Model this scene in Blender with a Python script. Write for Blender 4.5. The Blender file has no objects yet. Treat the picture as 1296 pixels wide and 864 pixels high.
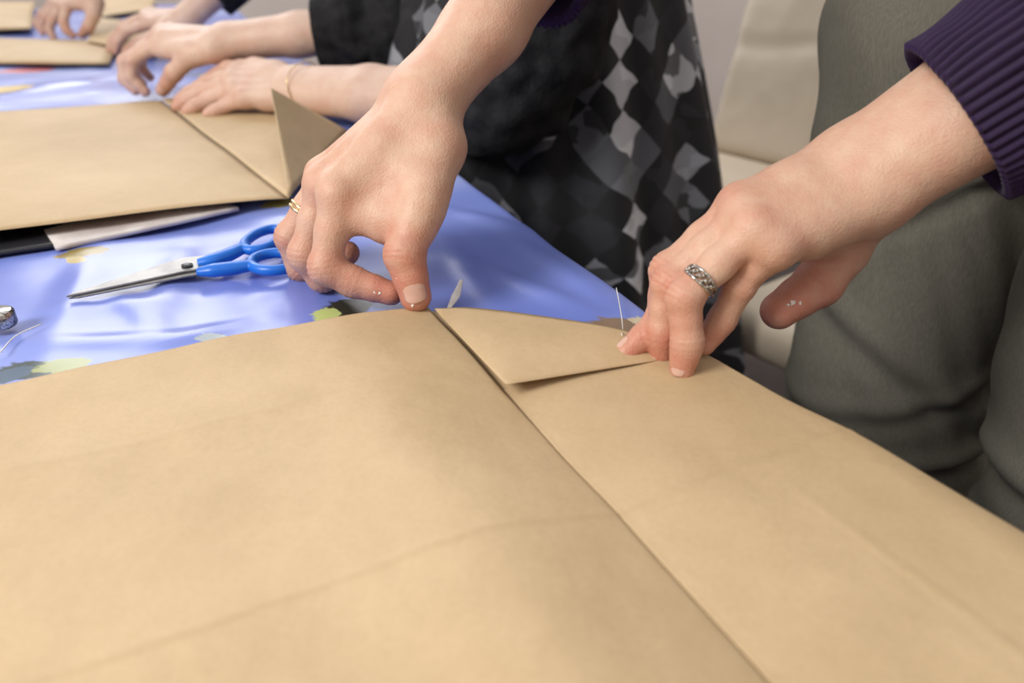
import bpy, bmesh, math, random
import numpy as np
from mathutils import Vector, Matrix
from mathutils import noise as mn
random.seed(4); np.random.seed(4)
SC = bpy.context.scene
COL = SC.collection
SC.view_settings.view_transform = 'Standard'
# ------------------------------------------------------------------ camera (metres; table top 0.75)
TH = math.radians(27.4); CT, ST = math.cos(TH), math.sin(TH)
CAMZ = 0.955; FPX = 1008.0
cd = bpy.data.cameras.new("camera"); cam = bpy.data.objects.new("camera", cd); COL.objects.link(cam)
cam.location = (0, 0, CAMZ); cam.rotation_euler = (math.radians(90) - TH, 0, 0)
cd.sensor_width = 36; cd.lens = 28; cd.clip_start = 0.02
cd.dof.use_dof = True; cd.dof.focus_distance = 0.45; cd.dof.aperture_fstop = 6.3
SC.camera = cam

def C(u, v, Z):
    """image pixel + hand-estimated depth along the view axis -> world metres"""
    x = (u - 648) * Z / FPX; y = (v - 432) * Z / FPX
    return Vector((x, Z * CT - y * ST, CAMZ - (Z * ST + y * CT)))
def G(u, v, z=0.757):
    h = CAMZ - z
    return C(u, v, h * FPX / ((v - 432) * CT + FPX * ST))
E1 = Vector((0.903, 0.43, 0)); E2 = Vector((-0.43, 0.903, 0))
def ST2(s, t, z): return E1 * s + E2 * t + Vector((0, 0, z))
def toST(p): return (p.x * E1.x + p.y * E1.y, p.x * E2.x + p.y * E2.y)
S_E = .2535
TO = ST2(S_E, .343, 0); F2 = (E2 + E1 * .038).normalized(); F1_ = Vector((F2.y, -F2.x, 0))
def TB(s, t, z): return TO + F1_ * (s - S_E) + F2 * (t - .343) + Vector((0, 0, z))
def toTB(p):
    d = p - TO; return (d.dot(F1_) + S_E, d.dot(F2) + .343)

# ------------------------------------------------------------------ materials
def newmat(name):
    m = bpy.data.materials.new(name); m.use_nodes = True
    nt = m.node_tree; b = nt.nodes["Principled BSDF"]
    return m, nt, b
def L(nt, a, b): nt.links.new(a, b)
def ramp(nt, stops, interp='LINEAR'):
    r = nt.nodes.new("ShaderNodeValToRGB"); r.color_ramp.interpolation = interp
    el = r.color_ramp.elements
    while len(el) < len(stops): el.new(0.5)
    for e, (p, c) in zip(el, stops):
        e.position = p; e.color = (*c, 1)
    return r
def noise_mat(name, c1, c2, scale=10, rough=0.6, bump=0.0, bscale=200, spec=0.5, detail=4, bdist=0.001, metal=0.0):
    m, nt, b = newmat(name)
    tc = nt.nodes.new("ShaderNodeTexCoord")
    n = nt.nodes.new("ShaderNodeTexNoise"); n.inputs["Scale"].default_value = scale; n.inputs["Detail"].default_value = detail
    L(nt, tc.outputs["Object"], n.inputs["Vector"])
    r = ramp(nt, [(0.35, c1), (0.65, c2)]); L(nt, n.outputs["Fac"], r.inputs["Fac"])
    L(nt, r.outputs["Color"], b.inputs["Base Color"])
    b.inputs["Roughness"].default_value = rough; b.inputs["Metallic"].default_value = metal
    b.inputs["Specular IOR Level"].default_value = spec
    if bump:
        n2 = nt.nodes.new("ShaderNodeTexNoise"); n2.inputs["Scale"].default_value = bscale
        L(nt, tc.outputs["Object"], n2.inputs["Vector"])
        bp = nt.nodes.new("ShaderNodeBump"); bp.inputs["Strength"].default_value = bump; bp.inputs["Distance"].default_value = bdist
        L(nt, n2.outputs["Fac"], bp.inputs["Height"]); L(nt, bp.outputs["Normal"], b.inputs["Normal"])
    return m

def skin_mat(name, base, red):
    m, nt, b = newmat(name)
    tc = nt.nodes.new("ShaderNodeTexCoord")
    n = nt.nodes.new("ShaderNodeTexNoise"); n.inputs["Scale"].default_value = 60; n.inputs["Detail"].default_value = 6; n.inputs["Roughness"].default_value = .6
    L(nt, tc.outputs["Object"], n.inputs["Vector"])
    at = nt.nodes.new("ShaderNodeAttribute"); at.attribute_name = "blush"
    ad = nt.nodes.new("ShaderNodeMath"); ad.operation = 'MULTIPLY_ADD'
    L(nt, at.outputs["Fac"], ad.inputs[0]); ad.inputs[1].default_value = 0.9
    mm = nt.nodes.new("ShaderNodeMapRange"); mm.inputs[1].default_value = 0.35; mm.inputs[2].default_value = 0.72; mm.inputs[4].default_value = 0.55
    L(nt, n.outputs["Fac"], mm.inputs[0]); L(nt, mm.outputs[0], ad.inputs[2])
    r = ramp(nt, [(0.0, base), (1.0, red)]); L(nt, ad.outputs[0], r.inputs["Fac"])
    L(nt, r.outputs["Color"], b.inputs["Base Color"])
    b.inputs["Roughness"].default_value = 0.5
    b.inputs["Specular IOR Level"].default_value = 0.42
    b.inputs["Subsurface Weight"].default_value = 0.06
    b.inputs["Subsurface Radius"].default_value = (1.0, 0.35, 0.2)
    b.inputs["Subsurface Scale"].default_value = 0.003
    v = nt.nodes.new("ShaderNodeTexVoronoi"); v.inputs["Scale"].default_value = 800
    L(nt, tc.outputs["Object"], v.inputs["Vector"])
    n2 = nt.nodes.new("ShaderNodeTexNoise"); n2.inputs["Scale"].default_value = 85; n2.inputs["Detail"].default_value = 5
    L(nt, tc.outputs["Object"], n2.inputs["Vector"])
    a2 = nt.nodes.new("ShaderNodeMath"); a2.operation = 'MULTIPLY_ADD'
    L(nt, v.outputs["Distance"], a2.inputs[0]); a2.inputs[1].default_value = 0.22; L(nt, n2.outputs["Fac"], a2.inputs[2])
    bp = nt.nodes.new("ShaderNodeBump"); bp.inputs["Strength"].default_value = 0.48; bp.inputs["Distance"].default_value = 0.0016
    L(nt, a2.outputs[0], bp.inputs["Height"]); L(nt, bp.outputs["Normal"], b.inputs["Normal"])
    return m

M_SKIN = skin_mat("skin_warm", (0.63, 0.42, 0.30), (0.52, 0.215, 0.145))
M_SKIN2 = skin_mat("skin_pale", (0.66, 0.48, 0.38), (0.56, 0.31, 0.23))
M_NAIL = noise_mat("nail", (0.58, 0.34, 0.26), (0.62, 0.39, 0.31), 200, 0.28)
M_PAINT = noise_mat("dried_glue", (0.75, 0.70, 0.62), (0.88, 0.86, 0.82), 100, 0.5)

def paper_mat():
    m, nt, b = newmat("kraft_paper")
    tc = nt.nodes.new("ShaderNodeTexCoord")
    n = nt.nodes.new("ShaderNodeTexNoise"); n.inputs["Scale"].default_value = 7; n.inputs["Detail"].default_value = 7; n.inputs["Roughness"].default_value = 0.62
    L(nt, tc.outputs["Object"], n.inputs["Vector"])
    r = ramp(nt, [(0.3, (0.475, 0.340, 0.190)), (0.7, (0.61, 0.455, 0.275))]); L(nt, n.outputs["Fac"], r.inputs["Fac"])
    n2 = nt.nodes.new("ShaderNodeTexNoise"); n2.inputs["Scale"].default_value = 420; n2.inputs["Detail"].default_value = 3
    L(nt, tc.outputs["Object"], n2.inputs["Vector"])
    mx = nt.nodes.new("ShaderNodeMix"); mx.data_type = 'RGBA'; mx.blend_type = 'MULTIPLY'; mx.inputs["Factor"].default_value = 0.16
    r2 = ramp(nt, [(0.3, (0.72, 0.68, 0.62)), (0.6, (1, 1, 1))]); L(nt, n2.outputs["Fac"], r2.inputs["Fac"])
    L(nt, r.outputs["Color"], mx.inputs["A"]); L(nt, r2.outputs["Color"], mx.inputs["B"])
    at = nt.nodes.new("ShaderNodeAttribute"); at.attribute_name = "crease_tone"
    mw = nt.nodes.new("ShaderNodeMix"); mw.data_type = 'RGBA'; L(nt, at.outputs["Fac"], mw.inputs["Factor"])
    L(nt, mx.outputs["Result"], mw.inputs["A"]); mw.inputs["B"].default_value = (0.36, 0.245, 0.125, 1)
    L(nt, mw.outputs["Result"], b.inputs["Base Color"])
    b.inputs["Roughness"].default_value = 0.6
    b.inputs["Specular IOR Level"].default_value = 0.3
    n3 = nt.nodes.new("ShaderNodeTexNoise"); n3.inputs["Scale"].default_value = 15; n3.inputs["Detail"].default_value = 6
    L(nt, tc.outputs["Object"], n3.inputs["Vector"])
    bp = nt.nodes.new("ShaderNodeBump"); bp.inputs["Strength"].default_value = 0.6; bp.inputs["Distance"].default_value = 0.005
    L(nt, n3.outputs["Fac"], bp.inputs["Height"]); L(nt, bp.outputs["Normal"], b.inputs["Normal"])
    return m
M_PAPER = paper_mat()

def cloth_mat():
    m, nt, b = newmat("printed_oilcloth")
    tc = nt.nodes.new("ShaderNodeTexCoord")
    n = nt.nodes.new("ShaderNodeTexNoise"); n.inputs["Scale"].default_value = 6; n.inputs["Detail"].default_value = 1
    L(nt, tc.outputs["Object"], n.inputs["Vector"])
    r = ramp(nt, [(0.35, (0.160, 0.215, 0.61)), (0.55, (0.205, 0.27, 0.68)), (0.75, (0.33, 0.40, 0.77))]); L(nt, n.outputs["Fac"], r.inputs["Fac"])
    cur = r.outputs["Color"]
    leaves = [((108, 323), (0.020, 0.010), 0.3, (0.27, 0.20, 0.05)), ((36, 470), (0.020, 0.010), 0.0, (0.03, 0.05, 0.05)),
              ((82, 463), (0.016, 0.008), 0.4, (0.30, 0.33, 0.12)), ((440, 388), (0.018, 0.014), 0.2, (0.03, 0.03, 0.02)),
              ((413, 396), (0.010, 0.010), 0.9, (0.50, 0.58, 0.20)), ((790, 414), (0.026, 0.012), -0.2, (0.24, 0.16, 0.10)),
              ((815, 408), (0.010, 0.006), -0.5, (0.60, 0.50, 0.33)), ((35, 88), (0.05, 0.03), 0.5, (0.65, 0.20, 0.22)),
              ((10, 112), (0.04, 0.03), 0.5, (0.60, 0.42, 0.10)), ((355, 258), (0.018, 0.012), 0.5, (0.45, 0.40, 0.12)),
              ((98, 332), (0.011, 0.006), -0.6, (0.45, 0.36, 0.13)), ((12, 476), (0.014, 0.008), 0.6, (0.06, 0.10, 0.16)),
              ((270, 428), (0.010, 0.005), 0.2, (0.40, 0.46, 0.50)), ((255, 95), (0.03, 0.015), 0.2, (0.18, 0.24, 0.30))]
    for (pu, pv), (a, bb), rot, colr in leaves:
        p = G(pu, pv, 0.753)
        mp = nt.nodes.new("ShaderNodeMapping"); mp.vector_type = 'TEXTURE'
        mp.inputs["Location"].default_value = p; mp.inputs["Rotation"].default_value = (0, 0, rot); mp.inputs["Scale"].default_value = (a, bb, 0.2)
        L(nt, tc.outputs["Object"], mp.inputs["Vector"])
        nd = nt.nodes.new("ShaderNodeTexNoise"); nd.inputs["Scale"].default_value = 1.6
        L(nt, mp.outputs[0], nd.inputs["Vector"])
        ln = nt.nodes.new("ShaderNodeVectorMath"); ln.operation = 'LENGTH'; L(nt, mp.outputs[0], ln.inputs[0])
        sb = nt.nodes.new("ShaderNodeMath"); sb.operation = 'ADD'; L(nt, ln.outputs["Value"], sb.inputs[0]); L(nt, nd.outputs["Fac"], sb.inputs[1])
        mr = nt.nodes.new("ShaderNodeMapRange"); mr.inputs[1].default_value = 1.3; mr.inputs[2].default_value = 1.42; mr.inputs[3].default_value = 1; mr.inputs[4].default_value = 0
        L(nt, sb.outputs[0], mr.inputs[0])
        mx = nt.nodes.new("ShaderNodeMix"); mx.data_type = 'RGBA'
        L(nt, mr.outputs[0], mx.inputs["Factor"]); L(nt, cur, mx.inputs["A"]); mx.inputs["B"].default_value = (*colr, 1)
        cur = mx.outputs["Result"]
    L(nt, cur, b.inputs["Base Color"])
    b.inputs["Roughness"].default_value = 0.26
    b.inputs["Specular IOR Level"].default_value = 0.6
    n3 = nt.nodes.new("ShaderNodeTexNoise"); n3.inputs["Scale"].default_value = 14; n3.inputs["Detail"].default_value = 2
    L(nt, tc.outputs["Object"], n3.inputs["Vector"])
    bp = nt.nodes.new("ShaderNodeBump"); bp.inputs["Strength"].default_value = 0.35; bp.inputs["Distance"].default_value = 0.004
    L(nt, n3.outputs["Fac"], bp.inputs["Height"]); L(nt, bp.outputs["Normal"], b.inputs["Normal"])
    return m
M_CLOTH = cloth_mat()

def knit_mat(name, c1, c2, su, sv):
    m, nt, b = newmat(name)
    tc = nt.nodes.new("ShaderNodeTexCoord")
    mp = nt.nodes.new("ShaderNodeMapping"); mp.inputs["Scale"].default_value = (su, sv, 1)
    L(nt, tc.outputs["UV"], mp.inputs["Vector"])
    w = nt.nodes.new("ShaderNodeTexWave"); w.wave_type = 'BANDS'; w.bands_direction = 'Y'; w.inputs["Scale"].default_value = 1; w.inputs["Distortion"].default_value = 3; w.inputs["Detail"].default_value = 2
    L(nt, mp.outputs[0], w.inputs["Vector"])
    r = ramp(nt, [(0.1, c1), (0.9, c2)]); L(nt, w.outputs["Fac"], r.inputs["Fac"]); L(nt, r.outputs["Color"], b.inputs["Base Color"])
    b.inputs["Roughness"].default_value = 0.9
    b.inputs["Sheen Weight"].default_value = 0.05
    b.inputs["Specular IOR Level"].default_value = 0.25
    bp = nt.nodes.new("ShaderNodeBump"); bp.inputs["Strength"].default_value = 0.9; bp.inputs["Distance"].default_value = 0.0018
    L(nt, w.outputs["Fac"], bp.inputs["Height"]); L(nt, bp.outputs["Normal"], b.inputs["Normal"])
    return m
M_PURPLE = knit_mat("purple_knit", (0.026, 0.010, 0.058), (0.080, 0.034, 0.155), 1, 55)
M_BLACK = noise_mat("black_fabric", (0.006, 0.006, 0.008), (0.018, 0.018, 0.020), 60, 0.85, 0.6, 260, bdist=.002, spec=.25)

def twill_mat():
    m, nt, b = newmat("olive_twill")
    tc = nt.nodes.new("ShaderNodeTexCoord")
    mp = nt.nodes.new("ShaderNodeMapping"); mp.inputs["Rotation"].default_value = (0.6, 0.8, 0.3); mp.inputs["Scale"].default_value = (1, 1, .10)
    L(nt, tc.outputs["Object"], mp.inputs["Vector"])
    w = nt.nodes.new("ShaderNodeTexNoise"); w.inputs["Scale"].default_value = 1500; w.inputs["Detail"].default_value = 0
    L(nt, mp.outputs[0], w.inputs["Vector"])
    r = ramp(nt, [(0.35, (0.140, 0.132, 0.104)), (0.65, (0.172, 0.162, 0.130))]); L(nt, w.outputs["Fac"], r.inputs["Fac"])
    n = nt.nodes.new("ShaderNodeTexNoise"); n.inputs["Scale"].default_value = 4; n.inputs["Detail"].default_value = 2
    L(nt, tc.outputs["Object"], n.inputs["Vector"])
    mx = nt.nodes.new("ShaderNodeMix"); mx.data_type = 'RGBA'; mx.blend_type = 'MULTIPLY'; mx.inputs["Factor"].default_value = 0.5
    r2 = ramp(nt, [(0.3, (0.66, 0.64, 0.60)), (0.7, (1, 1, 1))]); L(nt, n.outputs["Fac"], r2.inputs["Fac"])
    L(nt, r.outputs["Color"], mx.inputs["A"]); L(nt, r2.outputs["Color"], mx.inputs["B"]); L(nt, mx.outputs["Result"], b.inputs["Base Color"])
    b.inputs["Roughness"].default_value = 0.8
    b.inputs["Specular IOR Level"].default_value = 0.2
    return m
M_TWILL = twill_mat()

def dress_mat():
    m, nt, b = newmat("diamond_print")
    tc = nt.nodes.new("ShaderNodeTexCoord")
    nz = nt.nodes.new("ShaderNodeTexNoise"); nz.inputs["Scale"].default_value = 12; nz.inputs["Detail"].default_value = 2
    L(nt, tc.outputs["Object"], nz.inputs["Vector"])
    sub = nt.nodes.new("ShaderNodeVectorMath"); sub.operation = 'SUBTRACT'; L(nt, nz.outputs["Color"], sub.inputs[0]); sub.inputs[1].default_value = (.5, .5, .5)
    scl = nt.nodes.new("ShaderNodeVectorMath"); scl.operation = 'SCALE'; L(nt, sub.outputs[0], scl.inputs[0]); scl.inputs["Scale"].default_value = .04
    addv = nt.nodes.new("ShaderNodeVectorMath"); addv.operation = 'ADD'; L(nt, tc.outputs["UV"], addv.inputs[0]); L(nt, scl.outputs[0], addv.inputs[1])
    def coords(su, sv, rot, off=(0, 0, 0)):
        mp = nt.nodes.new("ShaderNodeMapping"); mp.inputs["Scale"].default_value = (su, sv, 1)
        L(nt, addv.outputs[0], mp.inputs["Vector"])
        mp2 = nt.nodes.new("ShaderNodeMapping"); mp2.inputs["Rotation"].default_value = (0, 0, rot); mp2.inputs["Location"].default_value = off
        L(nt, mp.outputs[0], mp2.inputs["Vector"]); return mp2.outputs[0]
    def vor(vec, rnd):
        v = nt.nodes.new("ShaderNodeTexVoronoi"); v.voronoi_dimensions = '2D'; v.distance = 'CHEBYCHEV'; v.inputs["Scale"].default_value = 1; v.inputs["Randomness"].default_value = rnd
        L(nt, vec, v.inputs["Vector"]); sp = nt.nodes.new("ShaderNodeSeparateColor"); L(nt, v.outputs["Color"], sp.inputs[0]); return sp
    A = coords(38, 28, .7854)
    ck = nt.nodes.new("ShaderNodeTexChecker"); ck.inputs["Scale"].default_value = 1; L(nt, coords(38, 28, .7854, (.5, .5, .5)), ck.inputs["Vector"])
    sp = vor(A, 0.0)
    r = ramp(nt, [(0.0, (0.014, 0.014, 0.018)), (0.30, (0.13, 0.135, 0.15)), (0.58, (0.24, 0.245, 0.27)), (0.78, (0.55, 0.55, 0.58))], 'CONSTANT')
    L(nt, sp.outputs[0], r.inputs["Fac"])
    spb = vor(coords(50, 64, 0), 0.5)
    r2 = ramp(nt, [(0.0, (0.10, 0.10, 0.10)), (0.20, (0.9, 0.9, 0.9)), (0.70, (1.2, 1.2, 1.2))], 'CONSTANT'); L(nt, spb.outputs[1], r2.inputs["Fac"])
    mx = nt.nodes.new("ShaderNodeMix"); mx.data_type = 'RGBA'; mx.blend_type = 'MULTIPLY'; mx.inputs["Factor"].default_value = 0.85
    L(nt, r.outputs["Color"], mx.inputs["A"]); L(nt, r2.outputs["Color"], mx.inputs["B"])
    r3 = ramp(nt, [(0.0, (0.006, 0.006, 0.008)), (0.82, (0.09, 0.092, 0.105))], 'CONSTANT'); L(nt, sp.outputs[1], r3.inputs["Fac"])
    m2 = nt.nodes.new("ShaderNodeMix"); m2.data_type = 'RGBA'
    L(nt, ck.outputs["Fac"], m2.inputs["Factor"]); L(nt, mx.outputs["Result"], m2.inputs["A"]); L(nt, r3.outputs["Color"], m2.inputs["B"])
    L(nt, m2.outputs["Result"], b.inputs["Base Color"])
    b.inputs["Roughness"].default_value = 0.75
    return m
M_DRESS = dress_mat()
M_STEEL = noise_mat("brushed_steel", (0.24, 0.235, 0.23), (0.36, 0.35, 0.34), 60, 0.42, 0.2, 300, metal=.5)
M_CHROME = noise_mat("chrome", (0.6, 0.6, 0.6), (0.7, 0.7, 0.7), 20, 0.15, metal=1)
M_SILVER = noise_mat("silver", (0.25, 0.24, 0.22), (0.75, 0.73, 0.68), 900, 0.25, metal=1)
M_GOLD = noise_mat("gold", (0.70, 0.52, 0.25), (0.85, 0.68, 0.40), 300, 0.22, metal=1)
M_BLUE = noise_mat("blue_plastic", (0.004, 0.12, 0.56), (0.008, 0.16, 0.66), 30, 0.35)
M_BEIGE = noise_mat("beige_leatherette", (0.60, 0.51, 0.39), (0.68, 0.58, 0.45), 5, 0.55, 0.5, 7, bdist=.02)
M_WHITEP = noise_mat("printed_white_paper", (0.50, 0.44, 0.42), (0.70, 0.66, 0.64), 40, 0.5)
M_DARK = noise_mat("near_black", (0.01, 0.01, 0.013), (0.02, 0.02, 0.025), 20, 0.4)
M_WALL = noise_mat("painted_wall", (0.74, 0.66, 0.62), (0.80, 0.72, 0.68), 3, 0.8, 0.1, 80)
M_FLOOR = noise_mat("dark_floor", (0.030, 0.022, 0.020), (0.06, 0.045, 0.04), 6, 0.5, 0.1, 50)
M_WOOD = noise_mat("light_wood", (0.42, 0.30, 0.18), (0.52, 0.38, 0.24), 8, 0.5)
M_HAIR = noise_mat("brown_hair", (0.04, 0.025, 0.015), (0.09, 0.055, 0.03), 90, 0.5, 0.6, 300)

# ------------------------------------------------------------------ object helpers
def mkobj(name, verts, faces, mat, smooth=True, parent=None, label=None, cat=None, uvs=None, **props):
    me = bpy.data.meshes.new(name)
    me.from_pydata([tuple(v) for v in verts], [], [tuple(f) for f in faces]); me.update()
    if smooth: me.polygons.foreach_set("use_smooth", [True] * len(me.polygons))
    if uvs is not None and len(uvs) == len(me.vertices):
        ul = me.uv_layers.new(name="UVMap")
        li = np.zeros(len(me.loops), dtype=np.int32); me.loops.foreach_get("vertex_index", li)
        ul.data.foreach_set("uv", np.asarray(uvs, dtype=np.float32)[li].ravel())
    if mat: me.materials.append(mat)
    o = bpy.data.objects.new(name, me); COL.objects.link(o)
    if parent: o.parent = parent
    if label: o["label"] = label
    if cat: o["category"] = cat
    for k, v in props.items(): o[k] = v
    return o

class Geo:
    def __init__(s): s.v = []; s.f = []; s.uv = []
    def add(s, v, f, uv=None):
        n = len(s.v); s.v += [tuple(x) for x in v]; s.f += [tuple(i + n for i in q) for q in f]
        s.uv += list(uv) if uv is not None else [(0, 0)] * len(v)

def catmull(P, R, n):
    P = [Vector(p) for p in P]; out = []; ro = []
    ext = [P[0] * 2 - P[1]] + P + [P[-1] * 2 - P[-2]]; er = [R[0]] + list(R) + [R[-1]]
    segs = len(P) - 1
    for k in range(n + 1):
        x = k / n * segs; i = min(int(x), segs - 1); t = x - i
        a, b, c, d = ext[i:i + 4]
        out.append(0.5 * ((2 * b) + (c - a) * t + (2 * a - 5 * b + 4 * c - d) * t * t + (3 * b - a - 3 * c + d) * t ** 3))
        ro.append(er[i + 1] * (1 - t) + er[i + 2] * t)
    return out, ro
def tube(P, R, n=24, seg=24, ribs=0, amp=0.0, cuff=False, flat=1.0, smoothpath=True, closed=False, wob=0.0, fold=0.0):
    if smoothpath: pts, rs = catmull(P, R, n)
    else: pts, rs = [Vector(p) for p in P], list(R)
    m = len(pts)
    tg = []
    for i in range(m):
        if closed: t = pts[(i + 1) % m] - pts[i - 1]
        else: t = pts[min(i + 1, m - 1)] - pts[max(i - 1, 0)]
        tg.append(t.normalized())
    up = Vector((0, 0, 1)) if abs(tg[0].z) < 0.9 else Vector((1, 0, 0))
    nrm = (up - tg[0] * up.dot(tg[0])).normalized()
    rings = []
    L0 = 0
    for i in range(m):
        nrm = (nrm - tg[i] * nrm.dot(tg[i])).normalized(); bn = tg[i].cross(nrm)
        if i: L0 += (pts[i] - pts[i - 1]).length
        rings.append((pts[i], nrm.copy(), bn, rs[i], L0, 1))
    if cuff:
        p, a, b, r, l, _ = rings[0]
        rings = [(p + tg[0] * 0.03, a, b, r * 0.86, 0, 0), (p + tg[0] * 0.002, a, b, r * 0.87, 0, 0), (p - tg[0] * 0.001, a, b, r * 0.94, 0, .6)] + rings
    V = []; UV = []; F = []
    for (p, a, b, r, l, ra) in rings:
        for j in range(seg):
            th = 2 * math.pi * j / seg
            rr = r
            if ribs: rr = r * (1 + ra * amp * (abs(math.cos(ribs * th / 2)) - 0.5))
            q = p + a * (math.cos(th) * rr) * flat + b * (math.sin(th) * rr)
            if wob: q = q + (q - p).normalized() * (mn.noise(q * 22) * wob + mn.noise(q * 55) * wob * .5)
            if fold: q = q + (q - p).normalized() * fold * math.sin(l * 130 + 2.2 * math.sin(th)) * min(1, l * 20)
            V.append(q); UV.append((j / seg * 10, l * 10))
    k = len(rings)
    for i in range(k if closed else k - 1):
        for j in range(seg):
            i2 = (i + 1) % k; j2 = (j + 1) % seg
            F.append((i * seg + j, i * seg + j2, i2 * seg + j2, i2 * seg + j))
    if not closed:
        if not cuff: F.append(tuple(range(seg))[::-1])
        F.append(tuple((k - 1) * seg + j for j in range(seg)))
    return V, F, UV

def gridmesh(fn, na, nb):
    V = [fn(i / na, j / nb) for j in range(nb + 1) for i in range(na + 1)]
    F = [(j * (na + 1) + i, j * (na + 1) + i + 1, (j + 1) * (na + 1) + i + 1, (j + 1) * (na + 1) + i) for j in range(nb) for i in range(na)]
    return V, F
def solid(o, th):
    m = o.modifiers.new("thickness", 'SOLIDIFY'); m.thickness = th; m.offset = -1

def rbox(size, bev, seg=4):
    bm = bmesh.new(); bmesh.ops.create_cube(bm, size=1)
    bmesh.ops.scale(bm, vec=size, verts=bm.verts)
    bmesh.ops.bevel(bm, geom=bm.edges[:], offset=bev, segments=seg, profile=0.5, affect='EDGES')
    V = [v.co.copy() for v in bm.verts]; F = [tuple(v.index for v in f.verts) for f in bm.faces]
    bm.free(); return V, F
def xf(V, M): return [M @ Vector(v) for v in V]

# ------------------------------------------------------------------ SDF modelling
class Field:
    def __init__(s, lo, hi, h, init=0.03):
        s.h = h; s.lo = np.array(lo, float); s.init = init
        s.n = np.ceil((np.array(hi) - s.lo) / h).astype(int) + 1
        s.ax = [(s.lo[i] + h * np.arange(s.n[i])).astype(np.float32) for i in range(3)]
        s.F = s.blank()
    def blank(s): return np.full(s.n, s.init, np.float32)
    def cone(s, F, a, b, r1, r2, k):
        a = np.array(a, np.float32); b = np.array(b, np.float32); mr = max(r1, r2) + s.init * 0.7
        lo = np.minimum(a, b) - mr; hi = np.maximum(a, b) + mr
        i0 = np.clip(np.floor((lo - s.lo) / s.h).astype(int), 0, s.n); i1 = np.clip(np.ceil((hi - s.lo) / s.h).astype(int) + 1, 0, s.n)
        if np.any(i1 <= i0): return
        X = s.ax[0][i0[0]:i1[0], None, None]; Y = s.ax[1][None, i0[1]:i1[1], None]; Zz = s.ax[2][None, None, i0[2]:i1[2]]
        ba = b - a; q = max(float(ba @ ba), 1e-12)
        t = ((X - a[0]) * ba[0] + (Y - a[1]) * ba[1] + (Zz - a[2]) * ba[2]) / q
        t = np.clip(t, 0, 1)
        d = np.sqrt((X - a[0] - t * ba[0]) ** 2 + (Y - a[1] - t * ba[1]) ** 2 + (Zz - a[2] - t * ba[2]) ** 2) - (r1 + (r2 - r1) * t)
        sl = (slice(i0[0], i1[0]), slice(i0[1], i1[1]), slice(i0[2], i1[2]))
        F[sl] = smin(F[sl], d.astype(np.float32), k)
    def mesh(s, F=None, smooth=2):
        F = s.F if F is None else F
        ins = F < 0
        c = np.zeros(s.n - 1, np.int8)
        for dx in (0, 1):
            for dy in (0, 1):
                for dz in (0, 1):
                    c += ins[dx:s.n[0] - 1 + dx, dy:s.n[1] - 1 + dy, dz:s.n[2] - 1 + dz]
        act = (c > 0) & (c < 8)
        I = np.argwhere(act); idx = np.full(s.n - 1, -1, np.int64); idx[act] = np.arange(len(I))
        S = np.zeros((len(I), 3)); K = np.zeros(len(I))
        corners = [(x, y, z) for x in (0, 1) for y in (0, 1) for z in (0, 1)]
        vals = {cc: F[I[:, 0] + cc[0], I[:, 1] + cc[1], I[:, 2] + cc[2]] for cc in corners}
        for cc in corners:
            for ax in range(3):
                if cc[ax] == 0:
                    dd = list(cc); dd[ax] = 1; dd = tuple(dd)
                    va, vb = vals[cc], vals[dd]; m = (va < 0) != (vb < 0)
                    t = np.where(m, va / np.where(m, va - vb, 1), 0)
                    p = np.zeros((len(I), 3)); p[:] = cc; p[:, ax] = t
                    S[m] += p[m]; K[m] += 1
        V = (I + S / K[:, None]) * s.h + s.lo
        faces = []
        for ax in range(3):
            o = [a for a in range(3) if a != ax]
            sl0 = [slice(None)] * 3; sl1 = [slice(None)] * 3
            sl0[ax] = slice(0, -1); sl1[ax] = slice(1, None)
            A = ins[tuple(sl0)]; B = ins[tuple(sl1)]
            E = np.argwhere(A != B)
            ok = (E[:, o[0]] > 0) & (E[:, o[1]] > 0) & (E[:, o[0]] < s.n[o[0]] - 1) & (E[:, o[1]] < s.n[o[1]] - 1)
            E = E[ok]; flip = A[E[:, 0], E[:, 1], E[:, 2]]
            q = []
            for (d0, d1) in ((-1, -1), (0, -1), (0, 0), (-1, 0)):
                e = E.copy(); e[:, o[0]] += d0; e[:, o[1]] += d1
                q.append(idx[e[:, 0], e[:, 1], e[:, 2]])
            q = np.stack(q, 1)
            if ax == 1: flip = ~flip
            q[~flip] = q[~flip][:, ::-1]
            faces.append(q)
        Fq = np.concatenate(faces)
        Ed = np.concatenate([Fq[:, [0, 1]], Fq[:, [1, 2]], Fq[:, [2, 3]], Fq[:, [3, 0]]])
        for _ in range(smooth):
            acc = np.zeros_like(V); cnt = np.zeros(len(V))
            for k in range(3):
                acc[:, k] = np.bincount(Ed[:, 0], V[Ed[:, 1], k], len(V)) + np.bincount(Ed[:, 1], V[Ed[:, 0], k], len(V))
            cnt = np.bincount(Ed[:, 0], minlength=len(V)) + np.bincount(Ed[:, 1], minlength=len(V))
            V = V * 0.4 + 0.6 * acc / cnt[:, None]
        return V, Fq
def smin(a, b, k):
    h = np.clip(0.5 + 0.5 * (b - a) / k, 0, 1)
    return b * (1 - h) + a * h - k * h * (1 - h)

def normals(V, F):
    n = np.cross(V[F[:, 2]] - V[F[:, 0]], V[F[:, 3]] - V[F[:, 1]]); N_ = np.zeros_like(V)
    for c in range(4):
        for k in range(3): N_[:, k] += np.bincount(F[:, c], n[:, k], len(V))
    return N_ / (np.linalg.norm(N_, axis=1)[:, None] + 1e-12)

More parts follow.
